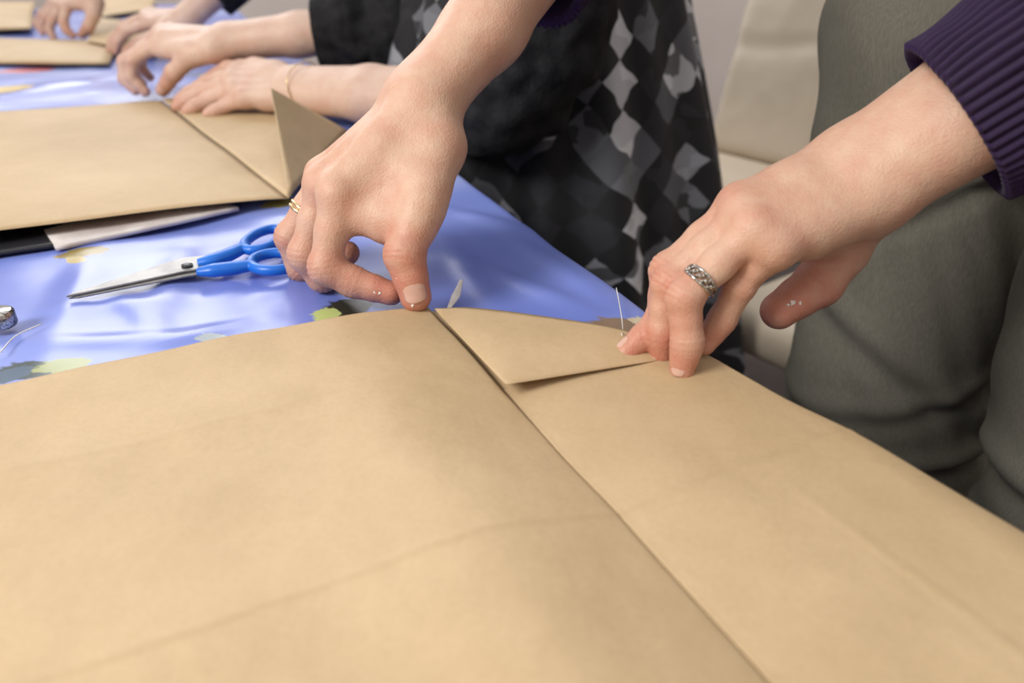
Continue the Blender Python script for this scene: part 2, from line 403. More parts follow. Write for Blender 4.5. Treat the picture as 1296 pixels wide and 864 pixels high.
def hand(wrist, mcps, fingers, thumb, arm, armr, h=0.0013, sc=1.0, tsc=1.0, tendon=1.0, psc=1.0, fsc=None, extra=(), kn_=1.0):
    """returns verts, faces, blush, info. fingers: 4x[pip,dip,tip]; thumb [cmc,mcp,ip,tip]"""
    if fsc is None: fsc = sc
    W = Vector(wrist); mid = sum(mcps, Vector()) / 4
    lat = (mcps[3] - mcps[0]).normalized()
    pn = (mid - W).cross(lat).normalized()
    tipm = sum([f[2] for f in fingers], Vector()) / 4
    if pn.dot(tipm - mid) < 0: pn = -pn
    allp = [W] + list(mcps) + [q for f in fingers for q in f] + list(thumb) + list(arm)
    lo = [min(p[i] for p in allp) - 0.05 for i in range(3)]; hi = [max(p[i] for p in allp) + 0.05 for i in range(3)]
    fd = Field(lo, hi, h)
    P = fd.blank()
    fr = [(.0103, .0092, .0082, .0071), (.0105, .0094, .0084, .0073), (.0100, .0090, .0080, .0070), (.0090, .0078, .0070, .0062)]
    fr = [tuple(x * fsc for x in r) for r in fr]; tr = tuple(x * tsc for x in (.0150, .0120, .0106, .0088))
    ps = sc * psc
    for i in range(4):
        wi = W + lat * ((i - 1.5) * 0.0095 * sc)
        fd.cone(P, wi, mcps[i], .0140 * ps, .0104 * ps, .010)
        pm = wi.lerp(mcps[i], 0.62) + pn * 0.007 * sc
        fd.cone(P, wi + pn * .004, pm, .0135 * ps, .0108 * ps, .009)
        kn = mcps[i] - pn * 0.0026 * kn_
        fd.cone(P, kn, kn, .0096 * sc, .0096 * sc, .0045)
        if tendon: fd.cone(P, wi.lerp(mcps[i], .25) - pn * .0106 * ps, mcps[i] - pn * .0090 * ps, .0026, .0028, .005)
        if i < 3: fd.cone(P, mcps[i], mcps[i + 1], .0092 * sc, .0092 * sc, .006)
    fd.cone(P, thumb[0], thumb[1], tr[0], tr[1], .014)
    fd.cone(P, thumb[0], W, .014 * sc, .016 * sc, .014)
    fd.cone(P, thumb[1].lerp(thumb[0], 0.3), mcps[0].lerp(W, 0.45), .010 * sc, .010 * sc, .012)
    for (a, b, r1, r2) in extra: fd.cone(P, a, b, r1, r2, .010)
    pts = [W] + list(arm)
    for i in range(len(pts) - 1):
        ax = (pts[i + 1] - pts[i]).normalized(); l2 = (lat - ax * lat.dot(ax)).normalized()
        for sgn in (-1, 1):
            o1 = l2 * (sgn * armr[i] * 0.33); o2 = l2 * (sgn * armr[i + 1] * 0.3)
            fd.cone(P, pts[i] + o1, pts[i + 1] + o2, armr[i] * 0.78, armr[i + 1] * 0.82, .012)
    tot = P.copy()
    chains = [([mcps[i]] + list(fingers[i]), fr[i]) for i in range(4)] + [(list(thumb[1:]), tr[1:])]
    joints = []; tips = []
    for ci, (ch, rr) in enumerate(chains):
        f = fd.blank()
        for j in range(len(ch) - 1):
            mdp = ch[j].lerp(ch[j + 1], .5); rm = (rr[j] + rr[j + 1]) / 2 * .95
            fd.cone(f, ch[j], mdp, rr[j], rm, .004); fd.cone(f, mdp, ch[j + 1], rm, rr[j + 1], .004)
        for j in range(1, len(ch) - 1):
            bmp = 1.04 if ci < 4 else 1.01
            fd.cone(f, ch[j], ch[j], rr[j] * bmp, rr[j] * bmp, .004)
            joints.append((ch[j], (ch[j + 1] - ch[j - 1]).normalized(), rr[j], ch[j - 1], ch[j + 1], 1.0 if ci < 4 else .6))
        tips.append((ch[-2], ch[-1], rr[-2], rr[-1], ch[-3]))
        g = smin(P, f, 0.005)
        tot = smin(tot, g, 0.0006)
    V, F = fd.mesh(tot, 1)
    NN = normals(V, F); blush = np.zeros(len(V))
    for (c, ax, r, pa, pb, wt) in joints:
        d = V - np.array(c); axn = np.array(ax); s_ = d @ axn; rad = np.linalg.norm(d, axis=1)
        near = np.exp(-(np.maximum(rad - r * 0.9, 0) / (0.35 * r + .0015)) ** 2)
        dors = np.array(c) - (np.array(pa) + np.array(pb)) / 2; dn = np.linalg.norm(dors)
        side = 1.0
        if dn > 1e-4: side = 0.4 + 0.6 * np.clip(NN @ (dors / dn), 0, 1)
        cr = np.exp(-(s_ / .0009) ** 2) + .8 * np.exp(-((s_ - .0030) / .0007) ** 2) + .7 * np.exp(-((s_ + .0032) / .0007) ** 2)
        V = V - NN * (cr * near * side * 0.0008 * wt)[:, None]
        blush += 0.45 * np.exp(-(rad / (r * 1.5)) ** 2) + 0.5 * np.clip(cr * near * side * wt, 0, 1)
    for (a, b, ra, rb, _) in tips:
        rad = np.linalg.norm(V - np.array(b), axis=1); blush += 0.8 * np.exp(-(rad / (rb * 1.8)) ** 2)
    for mc in mcps:
        rad = np.linalg.norm(V - np.array(mc), axis=1); blush += 0.4 * np.exp(-(rad / .013) ** 2)
    rad = np.linalg.norm(V - np.array((thumb[2] + thumb[3]) / 2), axis=1); blush += .45 * np.exp(-(rad / .022) ** 2)
    return V, F, np.clip(blush, 0, 1), dict(tips=tips, pn=pn, lat=lat)

def nail(info, i, dorsal=None, parent=None, length=0.0100, ang=44, lift=1.025):
    a, b, ra, rb, pp = info["tips"][i]
    ax = (b - a).normalized(); ln = (b - a).length
    if dorsal is None:
        dorsal = a - (pp + b) / 2
        if dorsal.length < 0.001: dorsal = -info["pn"]
    d = (dorsal - ax * dorsal.dot(ax)).normalized(); s = ax.cross(d)
    def fn(u, v):
        x = -length * 0.72 + v * length
        e = abs(v - 0.5) * 2
        lens = math.sqrt(max(0.02, 1 - max(0, (e - 0.4) / 0.6) ** 2 * .9))
        th = math.radians((u - 0.5) * 2 * ang) * lens
        rr = rb + (ra - rb) * max(0, -x) / ln
        if x > 0: rr = math.sqrt(max(rb * rb - x * x * 0.85, 1e-8))
        edge = 1 - .03 * (abs(u - .5) * 2) ** 4
        return b + ax * x + (d * math.cos(th) + s * math.sin(th)) * rr * lift * edge * (1.0 if 0.04 < v else 0.97)
    V, F = gridmesh(fn, 14, 14)
    o = mkobj("fingernail", V, F, M_NAIL, parent=parent); solid(o, 0.0004)
    return o

def join_body(parts, mat, name, label, cat="person"):
    Vs = []; Fs = []; B = []; n = 0
    for V, F, b in parts:
        Vs.append(V); Fs.append(F + n); B.append(b); n += len(V)
    V = np.concatenate(Vs); F = np.concatenate(Fs); b = np.concatenate(B)
    me = bpy.data.meshes.new(name)
    me.from_pydata(V.tolist(), [], F.tolist()); me.update()
    me.polygons.foreach_set("use_smooth", [True] * len(me.polygons))
    at = me.attributes.new("blush", 'FLOAT', 'POINT'); at.data.foreach_set("value", b.astype(np.float32))
    me.materials.append(mat)
    o = bpy.data.objects.new(name, me); COL.objects.link(o); o["label"] = label; o["category"] = cat
    return o

def coarse(cones, h=0.011, k=0.035):
    P = [c[0] for c in cones] + [c[1] for c in cones]; R = max(max(c[2], c[3]) for c in cones)
    lo = [min(p[i] for p in P) - R - .02 for i in range(3)]; hi = [max(p[i] for p in P) + R + .02 for i in range(3)]
    fd = Field(lo, hi, h, 0.1)
    for a, b, r1, r2 in cones: fd.cone(fd.F, a, b, r1, r2, k)
    V, F = fd.mesh(smooth=2)
    return V, F, np.zeros(len(V))

def figure(hipL, hipR, footL, footR, shL, shR, elL, elR, fwd):
    """coarse body cones that continue the detailed arms: torso, neck, head, legs"""
    c = []
    hip = (hipL + hipR) / 2; sh = (shL + shR) / 2
    c.append((hip.lerp(hipL, .6), hip.lerp(hipR, .6), .07, .07))
    for t in (-1, 1):
        a = hip + (hipR - hipL) * (0.2 * t); b = sh + (shR - shL) * (0.22 * t) - Vector((0, 0, .03))
        c.append((a, b, .065, .07))
    c.append((shL, shR, .04, .04))
    up = (sh - hip).normalized()
    nk = sh + up * 0.10
    c.append((sh, nk, .05, .045))
    hd = nk + up * 0.06 + fwd * 0.03
    c.append((hd + up * .05, hd - up * .03 + fwd * .02, .078, .06))
    c.append((hd + fwd * .085 + up * .02, hd + fwd * .10 - up * .012, .010, .014))
    for sh_, el in ((shL, elL), (shR, elR)): c.append((sh_, el, .038, .032))
    for hp, ft in ((hipL, footL), (hipR, footR)):
        kn = hp.lerp(ft, 0.47) + fwd * .01
        c.append((hp, kn, .068, .05)); c.append((kn, ft, .05, .036)); c.append((ft, ft + fwd * .14 + Vector((0, 0, -.03)), .035, .028))
    return c, hd, up

def px(seq): return [C(*p) for p in seq]

# ================================================================== PERSON 1 : purple sweater, olive trousers
FW = -E1
R_w = C(534, 128, .487)
R_m = px([(428, 246, .458), (411, 236, .478), (412, 226, .497), (436, 218, .513)])
R_f = [px([(412, 338, .464), (448, 357, .468), (495, 371, .467)]),
       px([(386, 322, .484), (408, 350, .494), (440, 320, .492)]),
       px([(368, 300, .505), (380, 338, .514), (414, 342, .514)]),
       px([(398, 292, .528), (402, 325, .53), (425, 330, .53)])]
R_t = px([(552, 186, .472), (534, 260, .456), (512, 322, .452), (526, 375, .456)])
R_el = C(790, -215, .56)
R_a = [C(612, 38, .497), R_w.lerp(R_el, 0.62)]
R_ex = [(C(530, 266, .460), C(438, 276, .464), .0115, .0105), (C(520, 230, .466), C(446, 240, .468), .012, .012), (C(526, 288, .456), C(490, 290, .462), .0095, .0085)]
VR, FR, BR, iR = hand(R_w, R_m, R_f, R_t, R_a, [.0250, .0275, .036], sc=1.0, tsc=1.04, fsc=1.02, h=.0012, extra=R_ex)

L_w = C(1092, 222, .397)
L_m = px([(936, 260, .394), (942, 273, .386), (952, 292, .377), (978, 312, .376)])
L_f = [px([(845, 342, .397), (836, 406, .403), (793, 446, .403)]),
       px([(848, 358, .390), (838, 420, .398), (838, 446, .402)]),
       px([(866, 376, .378), (870, 432, .383), (863, 467, .3875)]),
       px([(936, 362, .388), (914, 404, .396), (892, 436, .398)])]
L_t = px([(1078, 262, .408), (1064, 316, .416), (1036, 358, .420), (986, 393, .416)])
L_el = Vector((.36, .36, 1.0))
L_a = [L_w.lerp(L_el, 0.3), L_w.lerp(L_el, 0.62)]
L_ex = [(C(1060, 300, .41), C(985, 300, .392), .010, .010)]
VL, FL, BL, iL = hand(L_w, L_m, L_f, L_t, L_a, [.0250, .0295, .036], sc=.95, tsc=1.12, fsc=.88, h=.0012, extra=L_ex, kn_=.4, tendon=0)

hR = Vector((.335, .62, .88)); hL = Vector((.415, .44, .88))
fR = Vector((.36, .62, .07)); fL = Vector((.44, .44, .07))
shR = Vector((.15, .69, 1.30)); shL = Vector((.31, .35, 1.30))
cones, hd, up = figure(hL, hR, fL, fR, shL, shR, L_el, R_el, FW)
cones += [(R_el, R_a[1], .034, .030), (L_el, L_a[1], .034, .031)]
p1 = join_body([(VR, FR, BR), (VL, FL, BL), coarse(cones)], M_SKIN, "person",
               "person in a purple ribbed sweater and olive trousers folding paper")
nail(iR, 4, dorsal=Vector((0.10, -1, 0.75)), parent=p1, length=.0125)
nail(iR, 0, dorsal=None, parent=p1)
nail(iL, 0, dorsal=Vector((-.5, .3, 1)), parent=p1, length=.008, ang=36); nail(iL, 1, parent=p1); nail(iL, 2, dorsal=Vector((-.7, -1, .2)), parent=p1, length=.0085, ang=38); nail(iL, 3, parent=p1)
nail(iL, 4, dorsal=Vector((0.1, 1, -0.3)), parent=p1)
def fleck(c, n, r):
    n = n.normalized(); a = n.orthogonal().normalized(); b = n.cross(a); K = 9
    V = [c + n * .0005] + [c + (a * math.cos(2 * math.pi * i / K) + b * math.sin(2 * math.pi * i / K)) * r * random.uniform(.4, 1.2) for i in range(K)]
    mkobj("glue_fleck", V, [(0, 1 + i, 1 + (i + 1) % K) for i in range(K)], M_PAINT, parent=p1, label="white dried glue fleck")
def on_tip(info, i, along, dirv, r):
    a, b, ra, rb, _ = info["tips"][i]; ax = (b - a).normalized(); d = (dirv - ax * dirv.dot(ax)).normalized()
    c = b + ax * along; rr = rb if along <= 0 else math.sqrt(max(rb * rb - along * along, 1e-7))
    if along < 0: rr = rb + (ra - rb) * (-along) / (b - a).length
    fleck(c + d * rr * 1.01, d, r)
for al, dv_, r in ((-.008, Vector((-.2, -1, .2)), .0018), (-.0105, Vector((.1, -1, .5)), .0009), (-.005, Vector((.3, -1, .1)), .0009)): on_tip(iR, 0, al, dv_, r)
for al, dv_, r in ((-.017, Vector((.6, -1, .4)), .0011), (-.013, Vector((-.9, -1, .3)), .0009), (.004, Vector((-.3, -1, .5)), .0012)): on_tip(iR, 4, al, dv_, r)
for al, dv_, r in ((-.004, Vector((-.2, -1, .5)), .0018), (-.007, Vector((.1, -1, .4)), .0011), (-.001, Vector((-.6, -1, .2)), .0009)): on_tip(iL, 4, al, dv_, r)
hv, hf, _ = coarse([(hd + up * .06 - FW * .02, hd - FW * .03, .088, .08), (hd - FW * .05, hd - up * .15 - FW * .06, .06, .05)])
mkobj("hair", hv, hf.tolist(), M_HAIR, parent=p1)
g = Geo()
g.add(*tube([R_w.lerp(R_el, .45), R_w.lerp(R_el, .75), R_el, R_el.lerp(shR, .5), shR], [.046, .048, .058, .062, .065], 60, 240, 46, .09, True))
g.add(*tube([L_w.lerp(L_el, .190), L_w.lerp(L_el, .40), L_w.lerp(L_el, .72), L_el, L_el.lerp(shL, .5), shL], [.0420, .047, .054, .060, .062, .065], 90, 448, 56, .07, True, wob=.004))
mh = (hR + hL) / 2; ms = (shR + shL) / 2; dv = (shR - shL)
sv, sf, _ = coarse([(mh + dv * .28 + Vector((0, 0, .15)), ms + dv * .27, .115, .10), (mh - dv * .28 + Vector((0, 0, .15)), ms - dv * .27, .115, .10), (shL, shR, .062, .062), (ms, ms + up * .05, .07, .06)], h=.009)
g.add(sv.tolist(), sf.tolist())
mkobj("sweater", g.v, g.f, M_PURPLE, parent=p1, uvs=g.uv, label="purple ribbed knit sweater")
def trousers(hL, hR, fL, fR, h=.007):
    c = [(hL + Vector((0, 0, .02)), hR + Vector((0, 0, .02)), .103, .103), (hL + Vector((0, 0, .12)), hR + Vector((0, 0, .12)), .095, .095)]
    for a, b in ((hL, fL), (hR, fR)):
        kn = a.lerp(b, .48)
        c += [(a, kn, .100, .080), (kn, b + Vector((0, 0, 0)), .080, .075)]
    V, F, _ = coarse(c, h, .018)
    N_ = normals(V, F)
    f = np.zeros(len(V))
    for i, v in enumerate(V):
        f[i] = mn.noise(Vector((v[0] * 9, v[1] * 9, v[2] * 8))) * .008 + mn.noise(Vector((v[0] * 6 + 5, v[1] * 6, v[2] * 22 + v[0] * 50))) * .005
        for z0, sl, am, w_ in ((.555, .15, .006, .009), (.66, -.7, .004, .012), (.80, .9, .004, .010), (.61, .5, .003, .010)):
            q = (v[2] - z0 - (v[0] - .3) * sl)
            f[i] += am * math.exp(-(q / w_) ** 2) - am * .8 * math.exp(-((q + w_ * 1.8) / w_) ** 2)
    return V + N_ * f[:, None], F
tv, tf = trousers(hL, hR, fL, fR, .006)
mkobj("trousers", tv.tolist(), tf.tolist(), M_TWILL, parent=p1, label="grey olive twill trousers")

def ring_at(a, b, t, r, mat, ornate, parent, name="ring"):
    c = a.lerp(b, t); ax = (b - a).normalized()
    up_ = Vector((-0.1, -0.7, .8)); n1 = (up_ - ax * up_.dot(ax)).normalized(); n2 = ax.cross(n1)
    g = Geo()
    K = 40
    P = [c + (n1 * math.cos(2 * math.pi * i / K) + n2 * math.sin(2 * math.pi * i / K)) * r for i in range(K)]
    if ornate:
        for off in (-.0026, 0.0026):
            R = [.0006 + .0003 * abs(math.sin(i * 1.2)) for i in range(K)]
            g.add(*tube([p + ax * off * (0.45 + 0.55 * max(0, math.cos(2 * math.pi * i / K))) for i, p in enumerate(P)], R, seg=8, smoothpath=False, closed=True))
        for i in range(-7, 8):
            th = i * .14; cc = c + (n1 * math.cos(th) + n2 * math.sin(th)) * (r + .0003)
            rr = .0015 if i % 3 == 0 else .0009
            o2 = ax * (.0012 * math.sin(i * 2.1))
            g.add(*tube([cc + o2 - n1 * rr, cc + o2 - n1 * rr * .5, cc + o2 + n1 * rr * .3, cc + o2 + n1 * rr * .8], [rr * .3, rr * .95, rr * .8, rr * .2], seg=8, smoothpath=False))
    else:
        for off in (-.0014, .0014):
            g.add(*tube([p + ax * off for p in P], [.0011] * K, seg=8, smoothpath=False, closed=True))
    mkobj(name, g.v, g.f, mat, parent=parent, uvs=g.uv, label="ornate silver ring" if ornate else "gold band ring")
ring_at(L_m[2], L_f[2][0], .76, .0087, M_SILVER, True, p1)
ring_at(R_m[2], R_f[2][0], .55, .0102, M_GOLD, False, p1)

# ================================================================== PERSON 2 : printed dress, black cardigan
B_w = C(378, 112, .925)
B_m = px([(298, 94, .955), (294, 103, .945), (297, 114, .935), (308, 125, .925)])
B_f = [px([(262, 104, .972), (240, 118, .970), (226, 127, .966)]), px([(256, 116, .957), (236, 128, .957), (224, 135, .957)]),
       px([(264, 126, .947), (246, 135, .945), (236, 141, .944)]), px([(285, 134, .932), (272, 140, .930), (262, 144, .930)])]
B_t = px([(350, 96, .945), (322, 86, .965), (290, 88, .985), (268, 98, .988)])
B_el = C(650, 132, .82)
B_a = [B_w.lerp(B_el, .35), B_w.lerp(B_el, .7)]
VB, FB, BB, iB = hand(B_w, B_m, B_f, B_t, B_a, [.025, .029, .034], h=.0022, sc=.95)
A_w = C(288, 52, 1.0)
A_m = px([(208, 50, 1.02), (202, 46, 1.04), (206, 43, 1.06), (216, 41, 1.08)])
A_f = [px([(168, 76, 1.02), (166, 98, 1.03), (184, 116, 1.037)]), px([(158, 78, 1.045), (158, 100, 1.05), (172, 114, 1.05)]),
       px([(165, 74, 1.065), (165, 94, 1.07), (180, 106, 1.07)]), px([(180, 66, 1.09), (178, 86, 1.09), (190, 98, 1.09)])]
A_t = px([(268, 62, .985), (240, 72, .99), (220, 92, 1.0), (206, 114, 1.02)])
A_el = C(548, 28, 1.0)
A_a = [A_w.lerp(A_el, .35), A_w.lerp(A_el, .7)]
A_ex = [(C(240, 66, .99), C(205, 62, 1.02), .014, .012)]
VA, FA, BA, iA = hand(A_w, A_m, A_f, A_t, A_a, [.025, .030, .034], h=.0022, sc=.95, extra=A_ex)
cx = Vector((.04, 1.08, 0)); Z_ = lambda z: Vector((0, 0, z))
h2L = cx - E2 * .07 + Z_(.86); h2R = cx + E2 * .07 + Z_(.86)
f2L = cx - E2 * .09 + Z_(.07); f2R = cx + E2 * .09 + Z_(.07)
s2 = Vector((-.02, 1.02, 1.16)); s2L = s2 - E2 * .16; s2R = s2 + E2 * .16
cones, hd2, up2 = figure(h2L, h2R, f2L, f2R, s2L, s2R, B_el, A_el, FW)
cones += [(B_el, B_a[1], .034, .03), (A_el, A_a[1], .034, .03)]
p2 = join_body([(VB, FB, BB), (VA, FA, BA), coarse(cones)], M_SKIN2, "person",
               "person in a black, grey and white printed dress and black cardigan")
for i in range(4): nail(iB, i, parent=p2); nail(iA, i, parent=p2)
nail(iA, 4, dorsal=Vector((.3, -1, .4)), parent=p2)
hv, hf, _ = coarse([(hd2 + up2 * .06 - FW * .02, hd2 - FW * .03, .088, .08), (hd2 - FW * .05, hd2 - up2 * .15 - FW * .06, .06, .05)])
mkobj("hair", hv, hf.tolist(), M_HAIR, parent=p2)
NS = 200
V = []; UV = []; F = []
prof = [(0.40, .275), (.50, .262), (.60, .243), (.70, .222), (.80, .197), (.88, .176), (.94, .158), (1.0, .14), (1.08, .14)]
zs = np.linspace(.40, 1.08, 60)
for z in zs:
    r = np.interp(z, [p[0] for p in prof], [p[1] for p in prof])
    lean = max(0, z - .92) * .4
    for j in range(NS + 1):
        th = 2 * math.pi * j / NS
        amp = .020 * max(0, (1.0 - z)) / .5
        rr = r + amp * math.sin(9 * th + 1.5 * math.sin(2 * th) + z * 2.2) + amp * .7 * math.sin(17 * th + 1 + z * 4)
        V.append(cx + FW * lean + Vector((math.cos(th) * rr, math.sin(th) * rr, z))); UV.append((j / NS, z))
for i in range(len(zs) - 1):
    for j in range(NS):
        F.append((i * (NS + 1) + j, i * (NS + 1) + j + 1, (i + 1) * (NS + 1) + j + 1, (i + 1) * (NS + 1) + j))
mkobj("dress", V, F, M_DRESS, parent=p2, uvs=UV, label="dress with black, grey and white diamond print")
g = Geo()
g.add(*tube([B_w.lerp(B_el, .62), B_w.lerp(B_el, .82), B_el.lerp(B_w, .04) + Z_(.01), B_el.lerp(s2L, .3) + E1 * .03, s2L], [.044, .050, .062, .066, .065], 70, 120, 0, 0, True, wob=.010, fold=.0025))
g.add(*tube([A_w.lerp(A_el, .44), A_w.lerp(A_el, .7), A_el, A_el.lerp(s2R, .5), s2R], [.046, .050, .056, .06, .06], 60, 100, 0, 0, True, wob=.010, fold=.002))
d2 = s2R - s2L
sv, sf, _ = coarse([(cx + FW * .03 + d2 * .25 + Z_(1.0), s2 + d2 * .27, .12, .10), (cx + FW * .03 - d2 * .25 + Z_(1.0), s2 - d2 * .27, .12, .10), (s2L, s2R, .065, .065)])
g.add(sv.tolist(), sf.tolist())
mkobj("cardigan", g.v, g.f, M_BLACK, parent=p2, uvs=g.uv, label="black knitted cardigan")
K = 30; bp_ = B_w.lerp(B_el, .04); axb = (B_el - B_w).normalized(); n1 = axb.cross(Vector((0, 0, 1))).normalized(); n2 = axb.cross(n1)
g = Geo(); g.add(*tube([bp_ + (n1 * math.cos(2 * math.pi * i / K) + n2 * math.sin(2 * math.pi * i / K)) * .030 + axb * .004 * math.sin(i * .4) for i in range(K)], [.0007] * K, seg=6, smoothpath=False, closed=True))
mkobj("bracelet", g.v, g.f, M_GOLD, parent=p2, label="thin gold chain bracelet")

# ================================================================== PERSON 3
C_w = C(236, 24, 1.35)
C_m = px([(188, 30, 1.375), (184, 24, 1.40), (186, 20, 1.42), (192, 17, 1.44)])
C_f = [px([(160, 40, 1.38), (148, 54, 1.385), (146, 66, 1.388)]), px([(154, 38, 1.405), (142, 52, 1.41), (139, 64, 1.41)]),
       px([(158, 32, 1.43), (146, 46, 1.44), (140, 56, 1.44)]), px([(166, 28, 1.45), (156, 40, 1.46), (150, 48, 1.46)])]
C_t = px([(222, 34, 1.34), (200, 44, 1.345), (178, 54, 1.355), (160, 66, 1.365)])
C_el = C(350, -85, 1.36)
D_w = C(112, -12, 1.58)
D_m = px([(84, 10, 1.56), (78, 8, 1.585), (72, 6, 1.61), (68, 4, 1.635)])
D_f = [px([(80, 28, 1.555), (84, 38, 1.56), (92, 45, 1.565)]), px([(66, 26, 1.585), (62, 38, 1.59), (68, 48, 1.59)]),
       px([(58, 22, 1.61), (52, 33, 1.615), (54, 42, 1.615)]), px([(52, 18, 1.64), (46, 28, 1.645), (48, 36, 1.645)])]
D_t = px([(120, 4, 1.56), (118, 20, 1.555), (112, 34, 1.56), (104, 44, 1.57)])
D_el = C(230, -120, 1.66)
C_a = [C_w.lerp(C_el, .35), C_w.lerp(C_el, .7)]; D_a = [D_w.lerp(D_el, .35), D_w.lerp(D_el, .7)]
VC, FC, BC, iC = hand(C_w, C_m, C_f, C_t, C_a, [.025, .029, .034], h=.003, sc=.95, tendon=0)
VD, FD, BD, iD = hand(D_w, D_m, D_f, D_t, D_a, [.025, .029, .034], h=.003, sc=.95, tendon=0)
cx3 = Vector((-.30, 1.86, 0))
h3L = cx3 - E2 * .09 + Z_(.88); h3R = cx3 + E2 * .09 + Z_(.88); f3L = cx3 - E2 * .09 + Z_(.07); f3R = cx3 + E2 * .09 + Z_(.07)
s3 = Vector((-.42, 1.80, 1.24)); s3L = s3 - E2 * .16; s3R = s3 + E2 * .16
cones, hd3, up3 = figure(h3L, h3R, f3L, f3R, s3L, s3R, C_el, D_el, FW)
cones += [(C_el, C_a[1], .034, .03), (D_el, D_a[1], .034, .03)]
p3 = join_body([(VC, FC, BC), (VD, FD, BD), coarse(cones)], M_SKIN2, "person", "person in dark clothing bending over a folded sheet")
hv, hf, _ = coarse([(hd3 + up3 * .06 - FW * .02, hd3 - FW * .03, .088, .08), (hd3 - FW * .05, hd3 - up3 * .15 - FW * .06, .06, .05)])
mkobj("hair", hv, hf.tolist(), M_HAIR, parent=p3)
g = Geo()
g.add(*tube([C_w.lerp(C_el, .28), C_w.lerp(C_el, .6), C_el, C_el.lerp(s3L, .5), s3L], [.043, .047, .055, .06, .06], 40, 60, 0, 0, True))
g.add(*tube([D_w.lerp(D_el, .28), D_w.lerp(D_el, .6), D_el, D_el.lerp(s3R, .5), s3R], [.043, .047, .055, .06, .06], 40, 60, 0, 0, True))
d3 = s3R - s3L
sv, sf, _ = coarse([(cx3 + d3 * .28 + Z_(.95), s3 + d3 * .27, .12, .10), (cx3 - d3 * .28 + Z_(.95), s3 - d3 * .27, .12, .10), (s3L, s3R, .065, .065)])
g.add(sv.tolist(), sf.tolist())
mkobj("jacket", g.v, g.f, M_BLACK, parent=p3, uvs=g.uv, label="black jacket")
tv, tf = trousers(h3L, h3R, f3L, f3R, .011)
mkobj("trousers", tv.tolist(), tf.tolist(), M_BLACK, parent=p3, label="black trousers")

# ================================================================== TABLE + CLOTH
T0, T1, S0 = -.55, 2.75, -1.05
tbl = bpy.data.objects.new("table", None); COL.objects.link(tbl); tbl["label"] = "long wooden work table under a blue oilcloth"; tbl["category"] = "table"
def tbx(v): return [TB(p[0], p[1], p[2]) for p in v]
v, f = rbox((S_E - S0 - .01, T1 - T0 - .01, .025), .004, 2)
mkobj("table_top", tbx(xf(v, Matrix.Translation(((S_E + S0) / 2, (T0 + T1) / 2, .7365)))), f, M_WOOD, smooth=False, parent=tbl)
for s_ in (S0 + .08, S_E - .08):
    for t_ in (T0 + .08, T1 - .08):
        v, f = rbox((.045, .045, .724), .004, 2)
        mkobj("leg", tbx(xf(v, Matrix.Translation((s_, t_, .362)))), f, M_CHROME, smooth=False, parent=tbl)
ridges = []
def rl(u1, v1, u2, v2, amp, w):
    a = G(u1, v1, .753); b = G(u2, v2, .753); ridges.append((np.array(toTB(a)), np.array(toTB(b)), amp, w))
rl(560, 262, 700, 300, .0026, .010); rl(600, 330, 760, 400, .0024, .009); rl(240, 300, 190, 420, .003, .012); rl(130, 300, 60, 460, .0028, .013)
rl(0, 400, 330, 370, .0015, .012); rl(300, 390, 420, 330, .002, .012); rl(560, 300, 640, 400, .002, .010); rl(640, 290, 800, 400, .0022, .009)
rl(20, 330, 280, 290, .002, .014); rl(180, 440, 340, 400, .0025, .010); rl(0, 120, 150, 95, .003, .02); rl(240, 80, 330, 75, .002, .015)
rl(0, 440, 260, 425, .002, .009); rl(120, 350, 220, 430, .002, .010); rl(330, 290, 250, 430, .002, .011)
for _ in range(60):
    s_ = random.uniform(-.7, .2); t_ = random.uniform(.3, 1.9); an = random.uniform(0, math.pi); l_ = random.uniform(.05, .18)
    ridges.append((np.array((s_, t_)), np.array((s_ + l_ * math.cos(an), t_ + l_ * math.sin(an))), random.uniform(.0006, .002), random.uniform(.006, .016)))
sg = np.concatenate([np.linspace(S0, -.5, 40, endpoint=False), np.linspace(-.5, S_E, 200)])
tg_ = np.concatenate([np.linspace(T0, .3, 60, endpoint=False), np.linspace(.3, 1.3, 240, endpoint=False), np.linspace(1.3, T1, 120)])
SS, TT = np.meshgrid(sg, tg_, indexing='ij')
ZZ = .7525 + .0008 * np.sin(SS * 31 + 3 * np.sin(TT * 9)) + .0006 * np.sin(TT * 37 + 2 * np.sin(SS * 14))
for a, b, amp, w in ridges:
    ba = b - a; q = max(ba @ ba, 1e-9); t = np.clip(((SS - a[0]) * ba[0] + (TT - a[1]) * ba[1]) / q, 0, 1)
    d = np.hypot(SS - a[0] - t * ba[0], TT - a[1] - t * ba[1]); ZZ += amp * np.exp(-(d / w) ** 2) * np.sin(np.pi * np.clip(t, .12, .88))
ZZ = np.minimum(ZZ, .7562)
V = []; ns, nt_ = len(sg), len(tg_)
edge = [(.002, -.001), (.004, -.004), (.005, -.010), (.006, -.03), (.008, -.08), (.012, -.15), (.014, -.22)]
for i in range(ns):
    for j in range(nt_): V.append(TB(sg[i], tg_[j], ZZ[i, j]))
for ds, dz in edge:
    for j in range(nt_):
        wv = math.sin(tg_[j] * 22) * max(0, -dz) * .06
        V.append(TB(S_E + ds + wv + max(0, -dz) * .02, tg_[j], ZZ[-1, j] * 1 + dz))
nr = ns + len(edge)
F = [(i * nt_ + j, (i + 1) * nt_ + j, (i + 1) * nt_ + j + 1, i * nt_ + j + 1) for i in range(nr - 1) for j in range(nt_ - 1)]
mkobj("tablecloth", V, F, M_CLOTH, label="glossy blue oilcloth with printed leaves covering the table", cat="tablecloth")

